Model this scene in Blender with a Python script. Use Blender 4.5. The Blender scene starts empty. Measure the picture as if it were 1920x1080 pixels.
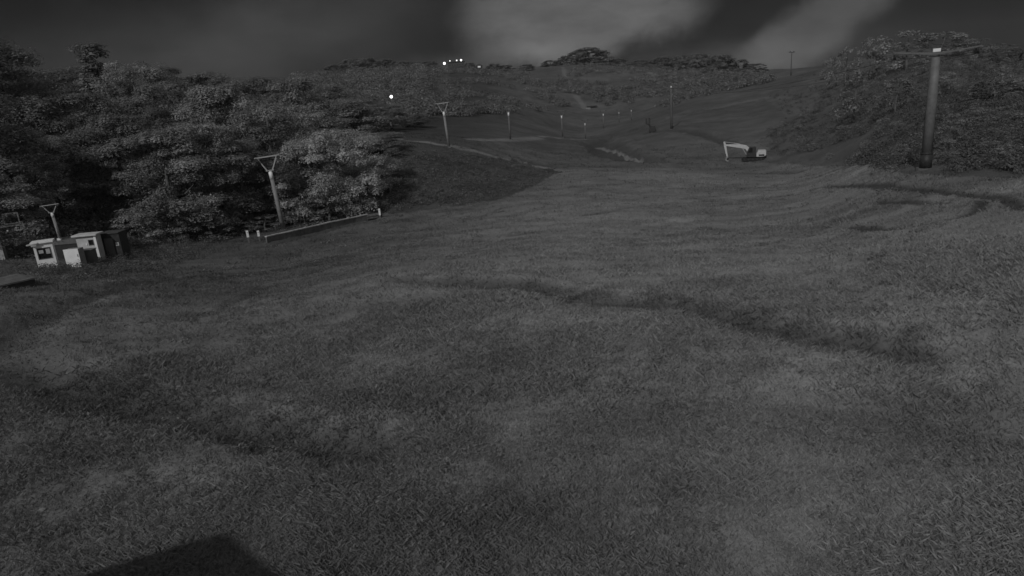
import bpy, math, random
import numpy as np
from mathutils import Vector, Matrix

random.seed(7)
RNG = np.random.default_rng(11)
SC = bpy.context.scene
COL = SC.collection
R = math.radians

# ------------------------------------------------------------------ camera
CAM_Z = 5.0
FPX = 1251.0                                   # focal length in photo pixels (1920 wide)
PITCH, ROLL = R(16.0), R(4.4)
_f = np.array([0, math.cos(PITCH), -math.sin(PITCH)])
_r0 = np.array([1.0, 0, 0]); _u0 = np.array([0, math.sin(PITCH), math.cos(PITCH)])
_r = math.cos(ROLL) * _r0 - math.sin(ROLL) * _u0
_u = math.cos(ROLL) * _u0 + math.sin(ROLL) * _r0
cam_d = bpy.data.cameras.new('camera'); cam = bpy.data.objects.new('camera', cam_d); COL.objects.link(cam)
cam_d.sensor_width = 36.0; cam_d.lens = 36.0 * FPX / 1920.0
cam_d.clip_start = 0.05; cam_d.clip_end = 5000
cam.matrix_world = Matrix(((_r[0], _u[0], -_f[0], 0), (_r[1], _u[1], -_f[1], 0), (_r[2], _u[2], -_f[2], CAM_Z), (0, 0, 0, 1)))
SC.camera = cam

def ray(px, py):
    d = _f + _r * ((px - 960) / FPX) - _u * ((py - 540) / FPX)
    return d / np.linalg.norm(d)
def az_tan(px, py):
    d = ray(px, py); h = math.hypot(d[0], d[1])
    return math.atan2(d[0], d[1]), d[2] / h
def project(P):
    P = np.asarray(P, float) - np.array([0, 0, CAM_Z])
    w = np.maximum(P @ _f, 1e-3)
    return 960 + FPX * (P @ _r) / w, 540 - FPX * (P @ _u) / w

# ------------------------------------------------------------------ exposure, sun, sky
SC.view_settings.view_transform = 'Standard'; SC.view_settings.look = 'None'
SC.view_settings.exposure = 0.0; SC.view_settings.gamma = 1.0; SC.view_settings.use_curve_mapping = False
SUN_AZ, SUN_EL = R(25), R(35)                  # light travels towards azimuth 25 degrees (right of the view)
SUN_STRENGTH = 1.34
SKY_STRENGTH = 0.0105
L = Vector((math.sin(SUN_AZ) * math.cos(SUN_EL), math.cos(SUN_AZ) * math.cos(SUN_EL), -math.sin(SUN_EL)))
sl = bpy.data.lights.new('moon_light', 'SUN'); so = bpy.data.objects.new('moon_light', sl); COL.objects.link(so)
sl.energy = SUN_STRENGTH; sl.angle = R(0.6); sl.color = (1, 1, 1)
so.rotation_euler = L.to_track_quat('-Z', 'Y').to_euler()

W = bpy.data.worlds.new('World'); SC.world = W; W.use_nodes = True
def build_world():
    nt = W.node_tree; N = nt.nodes; K = nt.links; N.clear()
    out = N.new('ShaderNodeOutputWorld'); bg = N.new('ShaderNodeBackground'); K.new(bg.outputs[0], out.inputs[0])
    sky = N.new('ShaderNodeTexSky'); sky.sky_type = 'NISHITA'; sky.sun_disc = False
    sky.sun_elevation = SUN_EL; sky.sun_rotation = math.atan2(-L.x, -L.y)
    bw = N.new('ShaderNodeRGBToBW'); K.new(sky.outputs[0], bw.inputs[0])      # monochrome night camera
    tc = N.new('ShaderNodeTexCoord')
    def math_(op, a, b=None, c=None):
        n = N.new('ShaderNodeMath'); n.operation = op
        for i, v in enumerate((a, b, c)):
            if v is None: continue
            if isinstance(v, (int, float)): n.inputs[i].default_value = v
            else: K.new(v, n.inputs[i])
        return n.outputs[0]
    # the direction, stirred by noise so cloud edges are ragged
    def noise(scale, detail, rough=0.55, vec=None):
        n = N.new('ShaderNodeTexNoise'); n.inputs['Scale'].default_value = scale
        n.inputs['Detail'].default_value = detail; n.inputs['Roughness'].default_value = rough
        K.new(vec or tc.outputs['Generated'], n.inputs['Vector']); return n
    nz = noise(5.5, 8, 0.62)
    sub = N.new('ShaderNodeVectorMath'); sub.operation = 'SUBTRACT'; K.new(nz.outputs['Color'], sub.inputs[0]); sub.inputs[1].default_value = (0.5, 0.5, 0.5)
    sca = N.new('ShaderNodeVectorMath'); sca.operation = 'SCALE'; K.new(sub.outputs[0], sca.inputs[0]); sca.inputs['Scale'].default_value = 0.11
    add = N.new('ShaderNodeVectorMath'); add.operation = 'ADD'; K.new(tc.outputs['Generated'], add.inputs[0]); K.new(sca.outputs[0], add.inputs[1])
    V = add.outputs[0]
    def dot(vec):
        n = N.new('ShaderNodeVectorMath'); n.operation = 'DOT_PRODUCT'; K.new(V, n.inputs[0]); n.inputs[1].default_value = tuple(vec); return n.outputs['Value']
    def smooth(v, a, b):
        n = N.new('ShaderNodeMapRange'); n.interpolation_type = 'SMOOTHSTEP'; K.new(v, n.inputs[0])
        n.inputs[1].default_value = a; n.inputs[2].default_value = b; n.inputs[3].default_value = 0; n.inputs[4].default_value = 1; n.clamp = True
        return n.outputs[0]
    def blob(px, py, ra, rb, rot, soft):
        """a cloud bank about a direction: half axes in radians, long axis turned by rot"""
        c = ray(px, py); right = np.cross(c, (0, 0, 1)); right /= np.linalg.norm(right); up = np.cross(right, c)
        a = right * math.cos(rot) + up * math.sin(rot); b = -right * math.sin(rot) + up * math.cos(rot)
        ua = math_('DIVIDE', dot(a), ra); ub = math_('DIVIDE', dot(b), rb)
        rr = math_('SQRT', math_('ADD', math_('MULTIPLY', ua, ua), math_('MULTIPLY', ub, ub)))
        return math_('MULTIPLY', smooth(rr, 1.0, soft), smooth(dot(c), 0.2, 0.6))
    b1 = blob(1075, 20, 0.195, 0.080, R(0), 0.55)
    b2 = blob(1560, 20, 0.36, 0.054, R(40), 0.35)
    b3 = blob(480, 60, 0.42, 0.10, R(8), 0.0)
    b4 = blob(1400, 110, 0.22, 0.040, R(2), 0.1)
    b5 = blob(930, 118, 0.20, 0.036, R(0), 0.2)
    wisps = noise(2.6, 6)
    mp = N.new('ShaderNodeMapping'); mp.inputs['Scale'].default_value = (1, 1, 2.8); K.new(tc.outputs['Generated'], mp.inputs[0]); K.new(mp.outputs[0], wisps.inputs['Vector'])
    w = smooth(wisps.outputs['Fac'], 0.30, 0.72)
    sheet = math_('ADD', 3.5, math_('MULTIPLY', w, 2.6))                     # cloud sheet, brightened outside the view to lift the shadows
    # the added sheet is dimmed low in front of the camera: dark sky between the banks
    gap = blob(1000, 60, 1.25, 0.46, R(0), 0.45)
    tot = math_('MULTIPLY', sheet, math_('SUBTRACT', 1.0, math_('MULTIPLY', gap, 0.94)))
    curl = noise(9.0, 9, 0.68); K.new(mp.outputs[0], curl.inputs['Vector'])
    fine = math_('ADD', 0.18, math_('ADD', math_('MULTIPLY', wisps.outputs['Fac'], 0.45), math_('MULTIPLY', curl.outputs['Fac'], 1.2)))
    for b, k in ((b1, 2.2), (b2, 1.15), (b3, .75), (b4, 0.70), (b5, 0.75)):
        tot = math_('ADD', tot, math_('MULTIPLY', math_('MULTIPLY', b, fine), k))
    # grey overcast: an even cloud sheet lit by the sky's own brightness
    even = math_('ADD', math_('MULTIPLY', bw.outputs[0], 0.35), 2.1)
    K.new(math_('MULTIPLY', even, tot), bg.inputs['Color'])
    bg.inputs['Strength'].default_value = SKY_STRENGTH
build_world()

# ------------------------------------------------------------------ noise helpers
_perm = np.random.default_rng(5).random((256, 256))
def vnoise(x, y):
    xi = np.floor(x).astype(int); yi = np.floor(y).astype(int); fx = x - xi; fy = y - yi
    fx = fx * fx * (3 - 2 * fx); fy = fy * fy * (3 - 2 * fy)
    g = lambda i, j: _perm[(xi + i) & 255, (yi + j) & 255]
    return (g(0, 0) * (1 - fx) + g(1, 0) * fx) * (1 - fy) + (g(0, 1) * (1 - fx) + g(1, 1) * fx) * fy
def fbm(x, y, oct=4):
    s = 0; a = 0.5
    for k in range(oct):
        s = s + a * (vnoise(x * 2 ** k + 17.3 * k, y * 2 ** k + 5.1 * k) - 0.5); a *= 0.5
    return s
def sstep(a, b, v):
    t = np.clip((v - a) / (b - a), 0, 1); return t * t * (3 - 2 * t)

# ------------------------------------------------------------------ terrain
CTRL = []                                       # (azimuth, ln r, slope = (z - foot of camera) / r)
for az, s in ((-50, -.07), (-37, -.06), (-20, -.04), (0, -.012), (20, .012), (37, .025), (50, .03)):
    for r in (1, 4, 8, 13): CTRL.append((R(az), math.log(r), s * min(1, .4 + r / 20)))
for az in (-180, -140, -100, 100, 140, 180):
    for r, z in ((1, 0), (6, 0), (30, 0.5), (120, 4), (400, 10), (1000, 10)): CTRL.append((R(az), math.log(r), z / r))
PIX = [  # ground seen at photo pixel (x, y) lies r metres away
 (0,600,24),(0,530,36),(0,485,48),(0,440,60),(0,350,80),(0,270,110),(0,215,150),(0,195,260),(0,200,480),(0,215,900),
 (250,600,22),(250,520,36),(200,480,50),(250,440,62),(250,400,75),(250,320,95),(250,250,125),(250,190,170),(250,170,260),(250,160,480),(250,190,900),
 (520,600,20),(520,500,38),(532,430,60),(520,380,80),(520,300,110),(520,240,150),(520,190,220),(520,165,330),(520,150,520),(520,180,900),
 (700,540,21),(700,460,38),(715,405,62),(745,380,67),(750,310,82),(740,275,95),(740,255,120),(740,238,155),(740,200,230),(740,160,330),(740,132,470),(740,170,900),
 (842,540,19.5),(842,455,36),(842,385,64),(842,330,78),(842,287,94),(842,275,101),(842,250,140),(842,225,190),(842,180,300),(842,127,500),(842,150,620),(842,170,900),
 (960,540,18),(960,450,34),(960,372,64),(960,325,92),(960,290,115),(957,262,135),(960,235,190),(960,200,260),(960,160,380),(960,133,500),(960,165,900),
 (1100,540,17.5),(1100,450,32),(1100,380,56),(1100,320,92),(1097,292,128),(1097,262,200),(1100,240,250),(1100,205,330),(1100,150,430),(1100,119,540),(1100,165,900),
 (1250,540,17),(1250,450,32),(1250,380,56),(1250,322,92),(1258,283,125),(1258,243,150),(1250,207,220),(1250,180,330),(1250,131,540),(1250,165,900),
 (1400,540,16.7),(1400,450,30),(1400,390,50),(1400,340,78),(1400,302,110),(1400,270,125),(1400,215,165),(1400,170,230),(1400,140,340),(1400,136,520),(1400,160,900),
 (1550,540,16),(1550,450,28),(1550,380,46),(1550,320,78),(1550,282,98),(1550,205,140),(1550,135,220),(1550,130,320),(1550,150,900),
 (1750,540,15),(1750,440,23),(1750,360,34),(1735,315,44),(1750,265,60),(1750,185,90),(1750,115,135),(1750,98,190),(1750,105,300),(1750,140,900),
 (1920,540,14.5),(1920,450,19.5),(1920,380,27),(1920,300,44),(1920,205,70),(1920,125,110),(1920,96,160),(1920,105,280),(1920,130,900),
 (2250,450,18),(2250,350,27),(2250,250,45),(2250,130,90),(2250,60,160),(2250,110,900),
 (-350,620,24),(-350,520,40),(-350,400,65),(-350,280,110),(-350,220,300),(-350,240,900)]
for px, py, r in PIX:
    a, t = az_tan(px, py); CTRL.append((a, math.log(r), t + CAM_Z / r))
CTRL = np.array(CTRL); AK = 3.0
_P = np.column_stack([CTRL[:, 0] * AK, CTRL[:, 1]])
def _tps(d2): return 0.5 * d2 * np.log(d2 + 1e-9)
_n = len(_P); _A = np.zeros((_n + 3, _n + 3))
_A[:_n, :_n] = _tps(((_P[:, None] - _P[None]) ** 2).sum(-1)) + np.eye(_n) * 0.004
_A[:_n, _n] = 1; _A[:_n, _n + 1:] = _P; _A[_n, :_n] = 1; _A[_n + 1:, :_n] = _P.T
_w = np.linalg.solve(_A, np.concatenate([CTRL[:, 2], np.zeros(3)]))
def base_z(x, y):
    x = np.atleast_1d(np.asarray(x, float)); y = np.atleast_1d(np.asarray(y, float))
    out = np.empty_like(x)
    for i in range(0, len(x), 20000):
        xs = x[i:i + 20000]; ys = y[i:i + 20000]
        r = np.maximum(np.hypot(xs, ys), 1.0); q = np.column_stack([np.arctan2(xs, ys) * AK, np.log(r)])
        s = _tps(((q[:, None] - _P[None]) ** 2).sum(-1)) @ _w[:_n] + _w[_n] + q @ _w[_n + 1:]
        out[i:i + 20000] = s * r
    return out
def cast(px, py, zf=base_z, rmax=900):
    """the ground point that a photo pixel shows"""
    a, t = az_tan(px, py)
    rs = np.exp(np.linspace(math.log(3), math.log(rmax), 900)); x = rs * math.sin(a); y = rs * math.cos(a)
    d = (CAM_Z + rs * t) - zf(x, y); k = np.nonzero(d < 0)[0]
    if not len(k): k = [len(rs) - 1]
    k = max(k[0], 1); u = d[k - 1] / max(d[k - 1] - d[k], 1e-6); r = rs[k - 1] + u * (rs[k] - rs[k - 1])
    return np.array([r * math.sin(a), r * math.cos(a)])

# wheel ruts, ditches and worn lines: (photo polyline, half width m, depth m, how dark)
LINES = [
 ([(760,522),(980,530),(1100,556),(1300,575),(1500,625),(1680,648)], .5, .15, .66),
 ([(1540,350),(1640,350),(1720,356),(1800,362),(1860,366),(1925,390)], .27, .09, .9),
 ([(1640,378),(1700,380),(1775,379)], .2, .06, .85),
 ([(1555,432),(1600,426),(1650,430),(1700,426),(1740,418),(1800,406),(1832,392),(1845,372)], .24, .07, .9),
 ([(1500,446),(1560,432)], .4, .1, .5),
 ([(1216,236),(1180,246),(1145,256),(1118,268),(1128,284),(1165,296),(1215,304),(1265,306)], 2.4, .9, 1.0),
 ([(1150,270),(1190,292),(1230,298)], 1.5, .5, .8),
 ([(1385,272),(1335,259),(1300,247),(1258,242),(1210,250)], 1.3, .35, .85),
 ([(1290,215),(1340,205)], 2.5, .5, .8),
 ([(1230,230),(1270,221),(1330,212)], 1.6, .4, .6),
 ([(1430,299),(1520,303),(1640,300)], 1.0, .2, .6),
 ([(1060,317),(1010,308),(960,292),(900,272),(865,266)], .9, .3, .8),
 ([(1040,296),(980,283),(930,271)], .6, .2, .4),
 ([(1110,318),(1180,322)], .8, .15, .5),
 ([(1350,325),(1420,324),(1500,322)], .9, .15, .6),
 ([(40,690),(150,730),(260,760),(350,778),(430,800),(560,822),(690,832)], .55, .19, .64),
 ([(0,650),(40,610),(100,580),(200,545),(330,520)], .6, .2, .4),
 ([(340,600),(420,580),(500,540)], .25, .06, .4),
 ([(590,490),(660,466),(740,448)], .4, .1, .4),
 ([(500,462),(600,436),(700,412)], .55, .25, .9),
 ([(1100,405),(1180,390),(1240,384)], .4, .08, .45),
 ([(960,440),(1010,434)], .3, .08, .5),
 ([(870,295),(800,283),(745,280)], 1.2, .2, .5),
 ([(880,195),(830,208),(860,178),(885,150),(930,138)], 2.5, .6, .5),
]
PALE = [([(735,262),(800,266),(880,281),(960,303),(1050,318)], 1.3, .8), ([(1010,258),(960,262),(880,262)], 1.4, .6),
        ([(1055,128),(1068,155),(1080,180),(1096,200)], 1.5, .35), ([(1120,270),(1160,284),(1200,298)], .5, .6),
        ([(1210,135),(1232,148)], 1.5, .4), ([(1010,255),(1100,262)], 1.0, .6), ([(1250,225),(1340,205),(1440,185)], 1.6, .25)]
def to_world(poly): 
    pts = []
    for (a, b) in zip(poly[:-1], poly[1:]):
        for t in np.linspace(0, 1, 5)[:-1]: pts.append(cast(a[0] + t * (b[0] - a[0]), a[1] + t * (b[1] - a[1])))
    pts.append(cast(*poly[-1])); return np.array(pts)
LINES_W = [(to_world(p), w, d, k) for p, w, d, k in LINES]
PALE_W = [(to_world(p), w, k) for p, w, k in PALE]
def line_dist(x, y, pts, reach):
    best = np.full(len(x), 1e9)
    lo = pts.min(0) - reach; hi = pts.max(0) + reach
    m = np.nonzero((x > lo[0]) & (x < hi[0]) & (y > lo[1]) & (y < hi[1]))[0]
    if len(m):
        q = np.column_stack([x[m], y[m]]); b = best[m]
        for a, c in zip(pts[:-1], pts[1:]):
            e = c - a; t = np.clip(((q - a) @ e) / max(e @ e, 1e-9), 0, 1)
            b = np.minimum(b, np.hypot(*(q - a - t[:, None] * e).T))
        best[m] = b
    return best
def terrain(x, y):
    """height, worn-soil mask and pale-track mask of the ground"""
    x = np.atleast_1d(np.asarray(x, float)); y = np.atleast_1d(np.asarray(y, float))
    z = base_z(x, y); r = np.hypot(x, y)
    z += fbm(x * .22, y * .22, 4) * .38 * sstep(4, 40, r) + fbm(x * .9, y * .9, 3) * .16
    far = sstep(120, 300, r)
    z += fbm(x * .02 + 3, y * .02, 5) * 6 * far * sstep(900, 500, r)
    dark = np.zeros_like(z); pale = np.zeros_like(z)
    wob = 1 + 1.0 * fbm(x * .7, y * .7, 3) + .9 * fbm(x * 2.6 + 7, y * 2.6, 3)
    for pts, w, d, k in LINES_W:
        dd = line_dist(x, y, pts, w * 4) / (w * wob)
        g = np.exp(-dd * dd * .9); z -= g * d; z += np.exp(-(dd - 2.0) ** 2 * 1.5) * d * .35
        dark = np.maximum(dark, sstep(1.7, .5, dd) * k)
    for pts, w, k in PALE_W:
        dd = line_dist(x, y, pts, w * 4) / (w * wob); pale = np.maximum(pale, sstep(1.5, .5, dd) * k)
    return z, dark, pale
def gz(x, y): return terrain(x, y)[0]
def ground(px, py):
    x, y = cast(px, py, gz); return Vector((x, y, float(gz(x, y)[0])))
def spot(px, r):
    """ground point r metres away in the column of photo pixel px"""
    py = 300.0
    for _ in range(8):
        a, t = az_tan(px, py); x, y = r * math.sin(a), r * math.cos(a); z = float(gz(x, y)[0])
        py = float(project([[x, y, z]])[1][0])
    return Vector((x, y, z))
def top_at(P, py):
    """height above ground point P that reaches photo row py"""
    px = float(project([list(P)])[0][0]); r = math.hypot(P.x, P.y)
    return CAM_Z + r * az_tan(px, py)[1] - P.z
def facing(P): return -math.atan2(P.x, P.y)       # local -Y looks back at the camera

def inside(px, py, poly):
    c = np.zeros(len(px), bool); n = len(poly)
    for i in range(n):
        x1, y1 = poly[i]; x2, y2 = poly[(i + 1) % n]
        if y1 == y2: continue
        c ^= ((y1 > py) != (y2 > py)) & (px < (x2 - x1) * (py - y1) / (y2 - y1) + x1)
    return c
WOOD = [(-400,500),(-400,120),(840,120),(850,180),(800,228),(745,240),(745,285),(700,345),(668,392),(520,428),(430,452),(230,458),(60,462),(0,470)]
BANK = [(735,284),(860,288),(960,300),(1052,322),(1000,348),(940,372),(850,388),(720,402),(668,392),(700,345)]
BRUSH = [(1440,190),(1560,120),(1640,90),(2300,60),(2300,300),(1860,335),(1700,325),(1600,306),(1440,296),(1440,250),(1480,225)]
FARHILL = [(600,140),(840,128),(960,130),(1100,110),(1250,118),(1440,128),(1440,180),(1300,198),(1100,206),(900,215),(800,225),(600,235)]

# ------------------------------------------------------------------ materials
def mat(name, grey, rough=.8, var=.25, scale=3.0, bump=0.0, metal=0.0, spec=.3, attr=None, transl=0.0):
    m = bpy.data.materials.new(name); m.use_nodes = True; nt = m.node_tree; N = nt.nodes; K = nt.links
    b = N['Principled BSDF']; b.inputs['Roughness'].default_value = rough; b.inputs['Metallic'].default_value = metal
    b.inputs['Specular IOR Level'].default_value = spec
    tc = N.new('ShaderNodeTexCoord'); nz = N.new('ShaderNodeTexNoise'); nz.inputs['Scale'].default_value = scale
    nz.inputs['Detail'].default_value = 6; nz.inputs['Roughness'].default_value = .65
    K.new(tc.outputs['Object'], nz.inputs['Vector'])
    rp = N.new('ShaderNodeValToRGB'); rp.color_ramp.elements[0].position = .3; rp.color_ramp.elements[1].position = .7
    lo, hi = grey * (1 - var), grey * (1 + var)
    rp.color_ramp.elements[0].color = (lo, lo, lo, 1); rp.color_ramp.elements[1].color = (hi, hi, hi, 1)
    K.new(nz.outputs['Fac'], rp.inputs[0]); c = rp.outputs[0]
    if attr:
        at = N.new('ShaderNodeAttribute'); at.attribute_name = attr
        mx = N.new('ShaderNodeMix'); mx.data_type = 'RGBA'; mx.blend_type = 'MULTIPLY'; mx.inputs[0].default_value = 1
        K.new(c, mx.inputs[6]); K.new(at.outputs['Fac'], mx.inputs[7]); c = mx.outputs[2]
    K.new(c, b.inputs['Base Color'])
    if bump:
        bn = N.new('ShaderNodeTexNoise'); bn.inputs['Scale'].default_value = scale * 6; bn.inputs['Detail'].default_value = 4
        K.new(tc.outputs['Object'], bn.inputs['Vector'])
        bp = N.new('ShaderNodeBump'); bp.inputs['Strength'].default_value = bump; bp.inputs['Distance'].default_value = .02
        K.new(bn.outputs['Fac'], bp.inputs['Height']); K.new(bp.outputs[0], b.inputs['Normal'])
    if transl:
        t = N.new('ShaderNodeBsdfTranslucent'); K.new(c, t.inputs['Color'])
        ms = N.new('ShaderNodeMixShader'); ms.inputs[0].default_value = transl
        K.new(b.outputs[0], ms.inputs[1]); K.new(t.outputs[0], ms.inputs[2]); K.new(ms.outputs[0], N['Material Output'].inputs[0])
    return m
def glow(name, s):
    m = bpy.data.materials.new(name); m.use_nodes = True; b = m.node_tree.nodes['Principled BSDF']
    b.inputs['Base Color'].default_value = (.8, .8, .8, 1); b.inputs['Emission Color'].default_value = (1, 1, 1, 1); b.inputs['Emission Strength'].default_value = s
    return m
M = dict(
 towerpole=mat('tower_pole_paint', .15, .6, .25, 2, bump=.2), steel=mat('galvanised_steel', .38, .6, .2, 4), pole=mat('weathered_pole_paint', .22, .6, .25, 2, bump=.2),
 darkpole=mat('dark_pole_paint', .12, .65, .25, 2), white=mat('white_paint', .78, .5, .12, 2.5, bump=.1), offwhite=mat('weathered_white_boards', .5, .7, .25, 2.2, bump=.2),
 grey=mat('grey_paint', .25, .6, .2, 3), dark=mat('dark_painted_metal', .035, .55, .3, 5), black=mat('black_rubber', .02, .8, .3, 8),
 glass=mat('dark_glass', .015, .08, .1, 2, spec=.5), glint=mat('pale_paper', .4, .9, .2, 6), concrete=mat('old_concrete', .22, .9, .3, 3, bump=.4),
 timber=mat('weathered_timber', .13, .85, .35, 3, bump=.4), bark=mat('bark', .11, .95, .4, 5, bump=.6), roofing=mat('dark_roofing', .06, .8, .3, 3, bump=.3),
 leaf=mat('leaf', .32, .7, .3, .35, attr='tint', transl=.42, spec=.15), leafdark=mat('dark_leaf', .22, .6, .3, .35, attr='tint', transl=.42),
 leafpale=mat('pale_leaf', .44, .7, .25, .35, attr='tint', transl=.42, spec=.15),
 grass=mat('grass_blade', .235, .7, .12, .4, attr='tint', transl=.4, spec=.15), weed=mat('weed_leaf', .165, .7, .3, .4, attr='tint', transl=.42, spec=.15),
 plough=mat('white_machine_paint', .5, .45, .12, 3), lamp=glow('lit_lamp', 2.6), lamp_dim=glow('lit_lamp_small', 1.2), win_lit=glow('lit_window', .12))

def ground_material():
    m = bpy.data.materials.new('mown_grass_ground'); m.use_nodes = True; nt = m.node_tree; N = nt.nodes; K = nt.links
    b = N['Principled BSDF']; b.inputs['Roughness'].default_value = .95; b.inputs['Specular IOR Level'].default_value = .1
    tc = N.new('ShaderNodeTexCoord')
    def noise(s, d=6, r=.6):
        n = N.new('ShaderNodeTexNoise'); n.inputs['Scale'].default_value = s; n.inputs['Detail'].default_value = d; n.inputs['Roughness'].default_value = r
        K.new(tc.outputs['Object'], n.inputs['Vector']); return n.outputs['Fac']
    def mr(v, a, b_, lo, hi):
        n = N.new('ShaderNodeMapRange'); K.new(v, n.inputs[0])
        for i, q in enumerate((a, b_, lo, hi)): n.inputs[i + 1].default_value = q
        return n.outputs[0]
    def mul(a, c):
        n = N.new('ShaderNodeMath'); n.operation = 'MULTIPLY'
        for i, q in enumerate((a, c)):
            if isinstance(q, float): n.inputs[i].default_value = q
            else: K.new(q, n.inputs[i])
        return n.outputs[0]
    at = N.new('ShaderNodeAttribute'); at.attribute_name = 'tint'
    g = mul(at.outputs['Fac'], mul(mul(mr(noise(.12), .3, .7, .86, 1.12), mr(noise(1.6, 8, .7), .3, .7, .84, 1.14)), mr(noise(14, 6, .75), .3, .7, .7, 1.25)))
    K.new(g, b.inputs['Base Color'])
    bp = N.new('ShaderNodeBump'); bp.inputs['Strength'].default_value = .7; bp.inputs['Distance'].default_value = .08
    K.new(noise(6, 10, .75), bp.inputs['Height']); K.new(bp.outputs[0], b.inputs['Normal'])
    return m
M['ground'] = ground_material()

# ------------------------------------------------------------------ object helpers
def tag(o, label=None, cat=None, group=None, kind=None):
    if label: o['label'] = label
    if cat: o['category'] = cat
    if group: o['group'] = group
    if kind: o['kind'] = kind
    return o
def empty(name, loc, rz=0, scale=1.0):
    o = bpy.data.objects.new(name, None); COL.objects.link(o); o.empty_display_size = .3
    o.location = loc; o.rotation_euler = (0, 0, rz); o.scale = (scale,) * 3
    return o
def copy_tree(o, parent=None):
    c = o.copy(); COL.objects.link(c); c.parent = parent
    for ch in o.children: copy_tree(ch, c)
    return c
def from_arrays(name, verts, faces, m, parent=None, tint=None, smooth=False):
    """faces: (n, k) array"""
    verts = np.asarray(verts, np.float32); faces = np.asarray(faces, np.int32); n, k = faces.shape
    me = bpy.data.meshes.new(name); me.vertices.add(len(verts)); me.vertices.foreach_set('co', verts.ravel())
    me.loops.add(n * k); me.loops.foreach_set('vertex_index', faces.ravel())
    me.polygons.add(n); me.polygons.foreach_set('loop_start', np.arange(n, dtype=np.int32) * k)
    if smooth: me.polygons.foreach_set('use_smooth', np.ones(n, bool))
    if tint is not None:
        a = me.attributes.new('tint', 'FLOAT', 'POINT'); a.data.foreach_set('value', np.asarray(tint, np.float32))
    me.update(calc_edges=True); me.materials.append(m)
    o = bpy.data.objects.new(name, me); COL.objects.link(o); o.parent = parent
    return o
class MB:
    def __init__(s): s.v = []; s.f = []
    def add(s, vs, fs):
        n = len(s.v); s.v += [tuple(v) for v in vs]; s.f += [tuple(i + n for i in f) for f in fs]; return s
    def box(s, x0, x1, y0, y1, z0, z1):
        return s.add([(x0,y0,z0),(x1,y0,z0),(x1,y1,z0),(x0,y1,z0),(x0,y0,z1),(x1,y0,z1),(x1,y1,z1),(x0,y1,z1)],
                     [(3,2,1,0),(4,5,6,7),(0,1,5,4),(1,2,6,5),(2,3,7,6),(3,0,4,7)])
    def tube(s, pts, rads, n=10):
        pts = [Vector(p) for p in pts]
        if not isinstance(rads, (list, tuple)): rads = [rads] * len(pts)
        vs = []; fs = []
        for i, (p, r) in enumerate(zip(pts, rads)):
            d = (pts[min(i + 1, len(pts) - 1)] - pts[max(i - 1, 0)]).normalized()
            a = d.orthogonal().normalized() if abs(d.z) < .95 else Vector((1, 0, 0)); a = (a - d * a.dot(d)).normalized(); b = d.cross(a)
            for k in range(n): t = 2 * math.pi * k / n; vs.append(p + (a * math.cos(t) + b * math.sin(t)) * r)
        for i in range(len(pts) - 1):
            for k in range(n): fs.append((i*n+k, i*n+(k+1) % n, (i+1)*n+(k+1) % n, (i+1)*n+k))
        fs.append(tuple(range(n))[::-1]); fs.append(tuple((len(pts)-1)*n+k for k in range(n)))
        return s.add(vs, fs)
    def prism(s, poly, y0, y1):
        """polygon in x-z extruded along y"""
        n = len(poly); vs = [(x, y0, z) for x, z in poly] + [(x, y1, z) for x, z in poly]
        return s.add(vs, [tuple(range(n)), tuple(range(n, 2*n))[::-1]] + [(i, i+n, (i+1) % n+n, (i+1) % n) for i in range(n)])
    def ball(s, c, r, n=10, h=6, sq=1.0):
        vs = []; fs = []
        for i in range(h + 1):
            t = math.pi * i / h
            for k in range(n): p = 2*math.pi*k/n; vs.append((c[0]+r*math.sin(t)*math.cos(p), c[1]+r*math.sin(t)*math.sin(p), c[2]+r*sq*math.cos(t)))
        for i in range(h):
            for k in range(n): fs.append((i*n+k, (i+1)*n+k, (i+1)*n+(k+1) % n, i*n+(k+1) % n))
        return s.add(vs, fs)
    def build(s, name, m, parent=None, bevel=0.0, smooth=False):
        me = bpy.data.meshes.new(name); me.from_pydata(s.v, [], s.f); me.update(); me.materials.append(m)
        if smooth: me.polygons.foreach_set('use_smooth', [len(p.vertices) == 4 for p in me.polygons])
        o = bpy.data.objects.new(name, me); COL.objects.link(o); o.parent = parent
        if bevel:
            b = o.modifiers.new('bevel', 'BEVEL'); b.width = bevel; b.segments = 2; b.limit_method = 'ANGLE'
        return o

# ------------------------------------------------------------------ the ground sheet
GRASS = .215
def tint_of(x, y, z, dark, pale):
    """ground reflectance: mown grass, pale tracks, worn soil, leaf litter, scrub soil; light falloff painted in"""
    px, py = project(np.column_stack([x, y, z])); front = y > 2
    g = GRASS * (1 + .7 * fbm(x * .06 + 9, y * .06 + 4, 4) + .7 * fbm(x * .35, y * .6, 5))
    g = g * (1 + .32 * np.tanh((x + 2) / 8))                                    # light falloff painted into the turf: dim left, bright right
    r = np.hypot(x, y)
    hill = sstep(16, 150, r); g = g * (1 - hill * .64)  # turf tone darkens with distance from the camera
    g = g * (1 - dark) + .07 * dark
    g = g * (1 - pale) + .27 * pale
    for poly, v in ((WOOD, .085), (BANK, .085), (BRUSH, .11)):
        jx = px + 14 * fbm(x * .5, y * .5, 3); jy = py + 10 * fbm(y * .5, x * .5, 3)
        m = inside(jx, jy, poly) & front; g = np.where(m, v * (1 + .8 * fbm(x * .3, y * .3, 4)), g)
    return np.clip(g, .02, .5)
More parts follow.
